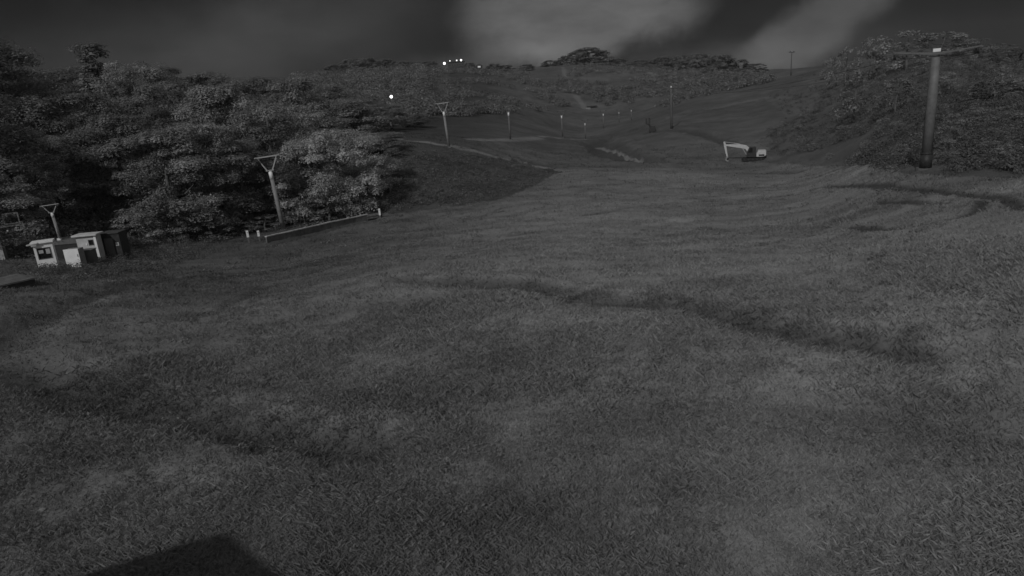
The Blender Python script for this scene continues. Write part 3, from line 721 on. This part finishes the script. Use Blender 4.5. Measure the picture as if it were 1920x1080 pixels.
# ------------------------------------------------------------------ booths at the lift bottom station
def booth(P, rz, w, d, h, mw, label, win, pane_glint=True, over=.08, m_roof='white'):
    o = empty('control_booth', P, rz); x0, x1, z0, z1 = win
    b = MB(); t = .06                                             # front wall with a real window opening
    b.box(-w/2, x0, 0, t, -.3, h).box(x1, w/2, 0, t, -.3, h).box(x0, x1, 0, t, -.3, z0).box(x0, x1, 0, t, z1, h)
    b.box(-w/2, -w/2+t, t+.001, d, -.3, h).box(w/2-t, w/2, t+.001, d, -.3, h).box(-w/2+t+.001, w/2-t-.001, d-t, d, -.3, h)
    b.build('wall', M[mw], o)
    MB().box(-w/2-over, w/2+over, -over-.04, d+over, h+.002, h+.10).build('roof', M[m_roof], o, .01)
    f = MB(); e = .035
    f.box(x0+.002, x0+e, -.015, .03, z0, z1).box(x1-e, x1-.002, -.015, .03, z0, z1).box(x0+e, x1-e, -.015, .03, z0+.002, z0+e).box(x0+e, x1-e, -.015, .03, z1-e, z1-.002)
    wf = f.build('window_frame', M['darkpole'], o); MB().box(x0+e+.002, x1-e-.002, .035, .043, z0+.002, z1-.002).build('pane', M['glass'], wf)
    if pane_glint:  # pale sheets painted in for the reflections in the pane
        for (a, c, q, s) in ((.12,.44,.52,.80), (.62,.90,.42,.86)):
            xx = x0 + (x1-x0)*a; xe = x0 + (x1-x0)*c; za = z0 + (z1-z0)*q; zb = z0 + (z1-z0)*s
            MB().box(xx, xe, .026, .033, za, zb).build('pane_glint', M['glint'], wf)
    return tag(o, label, 'booth', 'booths of the lift bottom station')
PBo = ground(91, 502); RB = math.hypot(PBo.x, PBo.y)
def px_m(P): return math.hypot(P.x, P.y) * math.cos(math.atan2(P.x, P.y)) / FPX      # metres that one photo pixel spans across, out there
s = px_m(PBo)
hb = top_at(PBo, 454)
o = booth(PBo, R(26), 31*s, .6, hb, 'white', 'white booth with a large dark window, left of the pair', (-11.5*s, 11.5*s, hb*.36, hb*.82))
gutter = MB().tube([(-15.5*s-.25,-.1,hb-.02),(-15.5*s+.28,-.14,hb+.04)], .05, 8).box(-15.5*s-.05,-15.5*s+.2,-.16,-.1,hb-.12,hb-.01); gutter.build('lamp_bracket', M['steel'], o)
PBb = spot(171, math.hypot(PBo.x, PBo.y) + 2.2); s2 = px_m(PBb); hb2 = top_at(PBb, 441)
o = booth(PBb, R(4), 36*s2, .6, hb2, 'offwhite', 'grey white booth with small window and overhanging roof, right of the pair', (3*s2, 13*s2, hb2*.60, hb2*.84), pane_glint=False, over=.14, m_roof='offwhite')
MB().box(-2*s2, -2*s2+.08, -.03, -.001, hb2*.62, hb2*.70).build('switch_box', M['white'], o)
MB().box(14.5*s2, 18*s2+.02, -.05, -.002, -.3, hb2-.02).build('corner_post', M['white'], o)
Pp = spot(140, RB - .5); s3 = px_m(Pp); h3 = top_at(Pp, 466)
o = empty('cabinet', Pp, R(4)); MB().box(-13*s3, 13*s3, .03, .6, -.3, h3-.03).build('body', M['grey'], o, .01)
MB().box(-13.5*s3, 13.5*s3, 0, .028, -.1, h3).build('front_panel', M['white'], o, .008); MB().tube([(11*s3,-.03,h3*.55),(11*s3,-.03,h3*.70)], .012, 6).build('handle', M['dark'], o)
tag(o, 'white fronted cabinet standing between the two booths', 'cabinet')
Pq = spot(165, math.hypot(PBo.x, PBo.y) + .2); h4 = top_at(Pq, 468)
o = empty('equipment_box', Pq, R(4)); MB().box(-.38, .38, 0, .5, -.3, h4-.04).build('body', M['darkpole'], o, .02); MB().box(-.41, .41, -.04, .54, h4-.038, h4).build('lid', M['darkpole'], o, .01)
tag(o, 'dark low equipment box in front of the right booth', 'box')
Pr = spot(127, math.hypot(PBo.x, PBo.y) + 3.4); h5 = top_at(Pr, 449)
o = empty('drive_housing', Pr, R(4)); MB().box(-.95, .95, 0, 1.4, -.3, h5-.25).build('body', M['dark'], o, .02)
MB().prism([(-1.0,h5-.25),(1.0,h5-.25),(.9,h5),(-.9,h5-.02)], -.05, 1.45).build('cover', M['darkpole'], o)
MB().tube([(-.35,.3,h5),(-.35,.3,h5+.85)], .05, 8).build('exhaust', M['steel'], o); MB().box(-.42,-.22,.18,.32,h5-.15,h5+.1).build('switch_box', M['white'], o)
tag(o, 'dark lift drive housing behind the white fronted cabinet', 'machine')
Ps = spot(216, math.hypot(PBo.x, PBo.y) + 2.6); h6 = top_at(Ps, 435)
o = empty('shed', Ps, R(4)); MB().box(-26*s2, 17*s2, 0, 1.0, -.3, h6-.06).build('wall', M['dark'], o); MB().box(-27*s2+.25, 18*s2, -.08, 1.1, h6-.058, h6).build('roof', M['roofing'], o, .01)
MB().box(-12*s2, 4*s2, -.02, -.002, .05, h6*.8).build('door', M['darkpole'], o)
MB().box(8*s2, 14*s2, -.03, -.002, h6*.5, h6*.62).build('sign_plate', M['offwhite'], o)
tag(o, 'black shed with a flat roof joined right of the grey white booth', 'shed')
# left edge: lift end post with a frame on top
Pl = ground(4, 487); hl = top_at(Pl, 432); o = empty('lift_end_post', Pl, facing(Pl))
MB().box(-.16,.16,-.1,.1,-.3,hl).build('post', M['offwhite'], o, .02)
MB().box(.161,.30,.0,.2,-.3,hl+.2).build('stay', M['darkpole'], o, .01)
f = MB(); zt = top_at(Pl, 402)
for a, b in ((.55, 1.25),(-.9,.2)):
    f.box(a,a+.06,.3,.36,hl+.25,zt).box(b,b+.06,.3,.36,hl+.25,zt).box(a+.06,b,.3,.36,zt-.06,zt).box(a+.06,b,.3,.36,hl+.25,hl+.31)
f.box(-1.0,1.4,.36,.44,hl+.1,hl+.24).box(-.05,.05,.2,.36,hl-.3,hl+.12); f.build('head_frame', M['grey'], o)
MB().ball((.62,.2,hl-.1), .07).build('lamp', M['offwhite'], o)
tag(o, 'white post with a square frame head at the left edge', 'post')
# dark platform slab in the grass at the left edge
Pt = ground(14, 542); o = empty('platform', Pt, facing(Pt) + R(18))
for k in range(7): MB().box(-1.7,1.05,.02+.26*k,.26+.26*k,.14+.004*(k % 2),.20+.004*(k % 3)).build('plank', M['timber'], o)
MB().box(-1.65,1.0,.06,.14,-.4,.13).box(-1.65,1.0,1.6,1.68,-.4,.13).build('beam', M['dark'], o); 
tag(o, 'low dark plank platform in the grass at the left edge', 'platform')

# ------------------------------------------------------------------ pegs and board edging
def peg(px, py, top, label, dark_part):
    P = ground(px, py); h = top_at(P, top); o = empty('marker_post', P, facing(P))
    MB().box(-.06,.06,-.04,.04,-.2,h*dark_part).build('shaft', M['timber'], o, .01)
    MB().box(-.085,.085,-.06,.06,h*dark_part+.001,h).build('white_top', M['white'], o, .01); MB().box(-.04,.04,-.065,-.061,h*.8,h*.9).build('reflector', M['steel'], o)
    tag(o, label, 'marker post', 'white marker posts by the drag lift')
peg(467, 455, 432, 'left one of two white pegs near the wood foot', .45); peg(487, 452, 432, 'right one of two white pegs near the wood foot', .45)
peg(713, 409, 391, 'single white peg at the far end of the board edging', .3)
edge_pts = [ground(500 + (690-500)*t, 455 + (411-455)*t) for t in np.linspace(0, 1, 9)]
o = empty('board_edging', edge_pts[0])
for a, b in zip(edge_pts[:-1], edge_pts[1:]):
    a = a - edge_pts[0]; b = b - edge_pts[0]; d = (b - a).normalized(); n = Vector((d.y, -d.x, 0)).normalized() * .06; g = d * .012
    a0 = a + g; b0 = b - g; vs = []
    for q in (a0, b0):
        for sg in (-1, 1):
            for zz in (-.35, .42): vs.append(q + n*sg + Vector((0,0,zz)))
    MB().add(vs, [(0,1,3,2),(4,6,7,5),(0,4,5,1),(2,3,7,6),(1,5,7,3),(0,2,6,4)]).build('board', M['timber'], o)
    vs = []
    for q in (a0, b0):
        for sg in (-1.6, 1.6):
            for zz in (.422, .50): vs.append(q + n*sg + Vector((0,0,zz)))
    MB().add(vs, [(0,1,3,2),(4,6,7,5),(0,4,5,1),(2,3,7,6),(1,5,7,3),(0,2,6,4)]).build('lit_top_strip', M['offwhite'], o)  # off-white strip paints the light along the top edge
tag(o, 'long low board edging with pale top running along the wood foot', 'edging')
Pz = ground(700, 410); o = empty('log_pile', Pz, facing(Pz) + R(25)); rl = np.random.default_rng(3)
for k in range(5): MB().tube([(-.7+.1*rl.random(), .28*(k % 3)-.2, .12+.2*(k//3)), (.75+.1*rl.random(), .28*(k % 3)-.2+.08*rl.normal(), .12+.2*(k//3))], .13, 9).build('log', M['bark'], o)
tag(o, 'dark heap of logs between the board edging and single peg', 'log pile')

# ------------------------------------------------------------------ excavator
def excavator(P, rz, scale, label, m_arm, m_tail):
    o = empty('excavator', P, rz, scale)
    tr = MB()
    for y0 in (-.95, .55):
        tr.prism([(-1.45,.0),(1.35,.0),(1.6,.16),(1.6,.34),(1.35,.5),(-1.45,.5),(-1.7,.34),(-1.7,.16)], y0, y0+.4)
        t = tr.build('track', M['black'], o, .03); 
        for k in range(5): MB().tube([(-1.25+.6*k,y0-.012,.24),(-1.25+.6*k,y0-.001,.24)], .15, 10).build('roller', M['dark'], t)
        tr = MB()
    MB().box(-.7,.7,-.549,.549,.25,.5).tube([(0,0,.5),(0,0,.62)], .55, 16).build('undercarriage', M['dark'], o)
    MB().box(-1.0,.45,-.95,.9,.62,.80).build('deck', M['dark'], o, .02)
    MB().prism([(.46,.62),(1.45,.62),(1.85,.80),(1.85,1.45),(1.70,1.55),(.7,1.55),(.46,1.1)], -.95, .95).build('counterweight', M[m_tail], o, .05)
    MB().box(.8,1.6,-.955,-.951,.72,.98).build('side_grille', M['dark'], o)
    c = MB().prism([(-.85,.80),(.40,.80),(.40,2.0),(.25,2.12),(-.55,2.12),(-.95,1.3)], -.94, .02).build('cab', M['dark'], o, .03)
    MB().prism([(-.74,1.3),(-.1,1.3),(-.1,1.98),(-.5,1.98)], -.949, -.944).build('side_window', M['glass'], c)
    b = MB().prism([(-.45,1.62),(-.62,1.95),(-1.05,2.34),(-1.9,2.52),(-4.2,2.60),(-4.2,2.40),(-2.0,1.98),(-1.15,1.78),(-.85,1.36)][::-1], .12, .42)
    MB().prism([(-.95,.80),(-.30,.80),(-.40,1.60),(-.84,1.34)][::-1], .08, .46).build('boom_foot', M['dark'], o)
    b.build('boom', M[m_arm], o, .02)
    MB().tube([(-2.0,.27,2.56),(-2.9,.27,2.74)], .06, 8).tube([(-2.9,.27,2.74),(-4.2,.27,2.98)], .035, 8).build('stick_ram', M['steel'], o)
    MB().tube([(-1.02,.05,.95),(-1.6,.05,1.95)], .06, 8).build('boom_ram', M['steel'], o)
    MB().prism([(-4.42,3.02),(-4.17,3.04),(-4.0,2.4),(-3.72,.75),(-3.92,.70),(-4.32,2.3)], .13, .41).build('stick', M[m_arm], o, .02)
    MB().tube([(-4.25,.27,2.3),(-4.05,.27,1.2)], .05, 8).build('bucket_ram', M['steel'], o)
    MB().prism([(-3.68,.82),(-4.0,.62),(-4.12,.22),(-3.85,-.03),(-3.52,.02),(-3.60,.12),(-3.86,.16),(-3.92,.42),(-3.64,.62)], -.05, .6).build('bucket', M['grey'], o)
    return tag(o, label, 'excavator')
PX = ground(1412, 300.5); sx = math.hypot(PX.x, PX.y)
excavator(PX, facing(PX), sx / FPX * 70 / 6.2, 'white armed excavator with dark cab parked at the edge of the grass', 'plough', 'plough')
# small dark machine further up
PM = ground(1222, 249); sm = math.hypot(PM.x, PM.y) / FPX; o = empty('panel_machine', PM, facing(PM), sm)
MB().prism([(-4,0),(6,0),(7,3),(6,12),(-1,12),(-5,6)], -4, 4).build('body', M['dark'], o, .4)
MB().tube([(-2,0,9),(-5,0,16)], 1.5, 8).build('arm', M['dark'], o)
MB().box(-10.5,-7.4,-1,1,16,25.5).build('panel', M['dark'], o, .2); MB().box(-5.6,-2.2,-1,1,17,26.5).build('panel', M['dark'], o, .2)
MB().box(-9,-3,-.4,.4,14.6,15.99).build('panel_bar', M['dark'], o); 
for s_ in (-3, 4): MB().tube([(s_,-4.6,1.6),(s_,-4.01,1.6)], 1.6, 12).build('wheel', M['black'], o)
tag(o, 'small dark machine carrying two upright panels near the lone tower', 'machine')

# ------------------------------------------------------------------ far buildings and lit lamps
Pb = spot(856, 496); sb = 496 / FPX; o = empty('lodge', Pb, facing(Pb)); wb = 14.5*sb; Pb.z = CAM_Z + 496 * az_tan(856, 128.5)[1]; o.location = Pb; hbld = top_at(Pb, 116)
MB().box(-wb, wb, 0, 8, -3, hbld).build('wall', M['dark'], o)
MB().prism([(-wb-.4,hbld+.002),(wb+.4,hbld+.002),(wb*.72,hbld+1.3),(-wb*.75,hbld+.8)], -.5, 8.5).build('roof', M['roofing'], o)
for k in range(6): 
    f = MB().box(-wb+.7+k*1.75,-wb+1.9+k*1.75,-.08,-.002,hbld*.35,hbld*.75).build('window', M['darkpole'], o)
    MB().box(-wb+.85+k*1.75,-wb+1.75+k*1.75,-.10,-.082,hbld*.4,hbld*.7).build('pane', M['glass'], f)
for dx, rad, mm in ((-10.5, .42, 'lamp_dim'), (1.5, .5, 'lamp_dim'), (9.2, .65, 'lamp')):
    l = MB().ball((dx*sb, -.9, hbld+.9), rad, 12, 8).build('lamp', M[mm], o); MB().tube([(dx*sb,-.9,hbld+.1),(dx*sb,-.9,hbld+.9-rad)], .06, 6).build('lamp_stem', M['dark'], l)
tag(o, 'long dark building on the ridge with three lit lamps on its roof', 'building')
Ph = spot(899, 505); hh = max(top_at(Ph, 124), 2.4); o = empty('hut', Ph, facing(Ph))
MB().box(-2.2,2.2,0,4,-2,hh).build('wall', M['dark'], o); MB().prism([(-2.5,hh+.002),(2.5,hh+.002),(.6,hh+1.3),(-.6,hh+1.3)], -.3, 4.3).build('roof', M['roofing'], o)
MB().box(-1.1,.9,-.04,-.002,hh*.45,hh*.9).build('window', M['win_lit'], o); tag(o, 'tiny hut with a faintly lit window right of the ridge building', 'hut')
def lamp_mast(px, r, py, rad, label):
    P = spot(px, r); h = max(top_at(P, py), 3.0); o = empty('lamp_mast', P, facing(P))
    MB().tube([(0,0,-.5),(0,0,h-rad)], [.14,.09], 8).build('pole', M['darkpole'], o); MB().ball((0,-.3,h), rad, 14, 10).build('lamp', M['lamp'], o)
    MB().tube([(0,0,h-rad),(0,0,h+rad+.1)], .09, 8).box(-.5,.5,.0,.12,h+rad+.1,h+rad+.25).build('bracket', M['dark'], o)
    tag(o, label, 'lamp', 'lit lamps on the far hill')
lamp_mast(834, 495, 120, .85, 'bright lamp on the ridge just left of the dark building')
lamp_mast(738, 192, 181, .40, 'bright lamp alone amid the dark far wood below the ridge')
Pk = spot(1106, 400); o = empty('shelter', ground(1107, 203), 0); Pk = Vector(o.location); o.rotation_euler[2] = facing(Pk); sk = math.hypot(Pk.x, Pk.y)/FPX
MB().box(-5*sk,9*sk,.3,3,-1,3*sk).build('wall', M['dark'], o); MB().box(-7*sk,12*sk,-.4,3.4,3*sk+.002,3*sk+.4).build('roof', M['roofing'], o); MB().box(-8*sk,0,-2.5,-1.2,-.6,.5).build('ramp', M['concrete'], o)
tag(o, 'low dark shelter at the foot of the pale line up the far hill', 'shelter')

# ------------------------------------------------------------------ the hut behind the viewer: its gable throws the shadow at the bottom
def near_hut():
    x, y = cast(430, 997); T = Vector((x, y, float(gz(x, y)[0]))); apex = T - L * (8.0 / math.cos(SUN_EL))
    eL, eR = (cast(215, 1073) - cast(415, 1003), cast(545, 1073) - cast(415, 1003)); Lh = np.array([math.sin(SUN_AZ), math.cos(SUN_AZ)])
    q = np.linalg.solve(np.array([[eR @ [Lh[1], -Lh[0]], eL @ [Lh[1], -Lh[0]]], [1, 0]]), [0, 1.0])     # eR + b eL runs along the light
    wv = (eR - q[1] * eL) / 2; fall = -(eR + q[1] * eL) / 2 @ Lh
    tp = fall * math.tan(SUN_EL) / np.linalg.norm(wv); rz = math.atan2(wv[1], wv[0])
    gx, gy = apex.x, apex.y; z0 = float(gz(gx, gy)[0]); o = empty('gabled_hut', (gx, gy, z0), rz); h = apex.z - z0; hw = 2.3; ev = h - hw*tp
    w = hw - .3; ze = h - .22 - w*tp; pr = MB()
    pr.prism([(-w,-.4),(w,-.4),(w,ze),(0,h-.22),(-w,ze)], -5.0, -.3); pr.build('wall', M['offwhite'], o)
    for s in (-1, 1):
        q = [(s*.0,h),(s*hw,ev),(s*hw,ev-.14),(0,h-.14)]; MB().prism(q if s < 0 else q[::-1], -5.3, 0).build('roof_slope', M['roofing'], o)
    d = MB().box(-.45,.45,-.299,-.25,.05,2.05).build('door', M['timber'], o); MB().ball((.36,-.22,1.05), .04, 8, 6).build('handle', M['steel'], d)
    f = MB().box(-.5,.5,-.299,-.25,h*.52,h*.72).build('window', M['darkpole'], o); MB().box(-.42,.42,-.249,-.24,h*.54,h*.70).build('pane', M['glass'], f)
    tag(o, 'gabled hut near the viewer casting the pointed black shadow on the near grass', 'hut')
near_hut()

# ------------------------------------------------------------------ haze in the night air
HAZE = 0.00014
def haze():
    top = max(ZMAX, 40) + 14
    for o in bpy.data.objects:
        if o.type == 'MESH' and not o.parent and o.name != 'ground': pass
    o = MB().box(-960, 960, -960, 960, ZMIN - 1.0, top).build('haze', bpy.data.materials.new('haze_air'), None)
    m = o.data.materials[0]; m.use_nodes = True; N = m.node_tree.nodes; N.remove(N['Principled BSDF'])
    v = N.new('ShaderNodeVolumePrincipled'); v.inputs['Density'].default_value = HAZE; v.inputs['Color'].default_value = (.8,.8,.8,1); v.inputs['Anisotropy'].default_value = 0
    m.node_tree.links.new(v.outputs[0], N['Material Output'].inputs['Volume']); tag(o, kind='stuff')
    print('zmin/zmax', ZMIN, ZMAX)
haze()
bpy.context.view_layer.update()

# ------------------------------------------------------------------ low weed clumps in the turf (uncountable)
def turf_weeds():
    rng = np.random.default_rng(77); r = np.exp(rng.uniform(math.log(5), math.log(70), 1500)); a = R(43) * rng.uniform(-1, 1, 1500); x = r * np.sin(a); y = r * np.cos(a)
    k = fbm(x * .25 + 30, y * .25, 3) > .0; x, y, r = x[k], y[k], r[k]; z, d, p = terrain(x, y); qx, qy = project(np.column_stack([x, y, z])); V = []; F = []; T = []; n = 0
    for i in np.nonzero(~(inside(qx, qy, WOOD) | inside(qx, qy, BANK) | inside(qx, qy, BRUSH)))[0]:
        q = rng.uniform(.05, .15) * (1 + r[i] / 40); m = 26
        c = np.column_stack([x[i] + rng.normal(0, q, m), y[i] + rng.normal(0, q, m), z[i] + rng.uniform(.01, .075, m)]); t = rng.uniform(0, 6.28, m); e = np.column_stack([np.cos(t), np.sin(t), rng.uniform(-.2, .7, m)]); g = np.column_stack([-np.sin(t), np.cos(t), rng.uniform(-.3, .3, m)])
        sz = (.016 + .0012 * r[i]) * rng.uniform(.6, 1.4, m)[:, None]
        V.append(np.stack([c - e*sz, c - g*sz*.5, c + e*sz, c + g*sz*.5], 1).reshape(-1, 3)); F.append(np.arange(m)[:, None]*4 + np.array([[0,1,2,3]]) + n); n += 4*m; T.append(np.full(4*m, rng.uniform(.6, 1.35)))
    o = from_arrays('turf_weeds', np.concatenate(V), np.concatenate(F), M['grass'], tint=np.concatenate(T)); tag(o, 'low weed clumps scattered through the short grass', 'weeds', kind='stuff')
turf_weeds()

# ------------------------------------------------------------------ a few stones lying in the turf
def stone(px, py, r, label):
    rs = np.random.default_rng(int(px)); P = ground(px, py); mb = MB().ball((0, 0, 0), r, 9, 6, .6)
    mb.v = [(x * (1 + .25 * rs.normal()*.6), y * (1.3 + .2 * rs.normal()*.6), z + r * .25) for x, y, z in mb.v]
    o = mb.build('stone', M['concrete']); o.location = P; o.rotation_euler[2] = px; tag(o, label, 'stone', 'stones lying in the turf')
stone(128, 700, .05, 'flat pale stone, left of a pair in the turf above the grassy dark track')
stone(149, 701, .04, 'darker stone, right of a pair in the turf above the grassy dark track')
stone(80, 957, .05, 'small pale stone alone in the turf near the bottom left corner')
stone(1668, 572, .10, 'grey stone in the turf just above the long dark rut on the right')
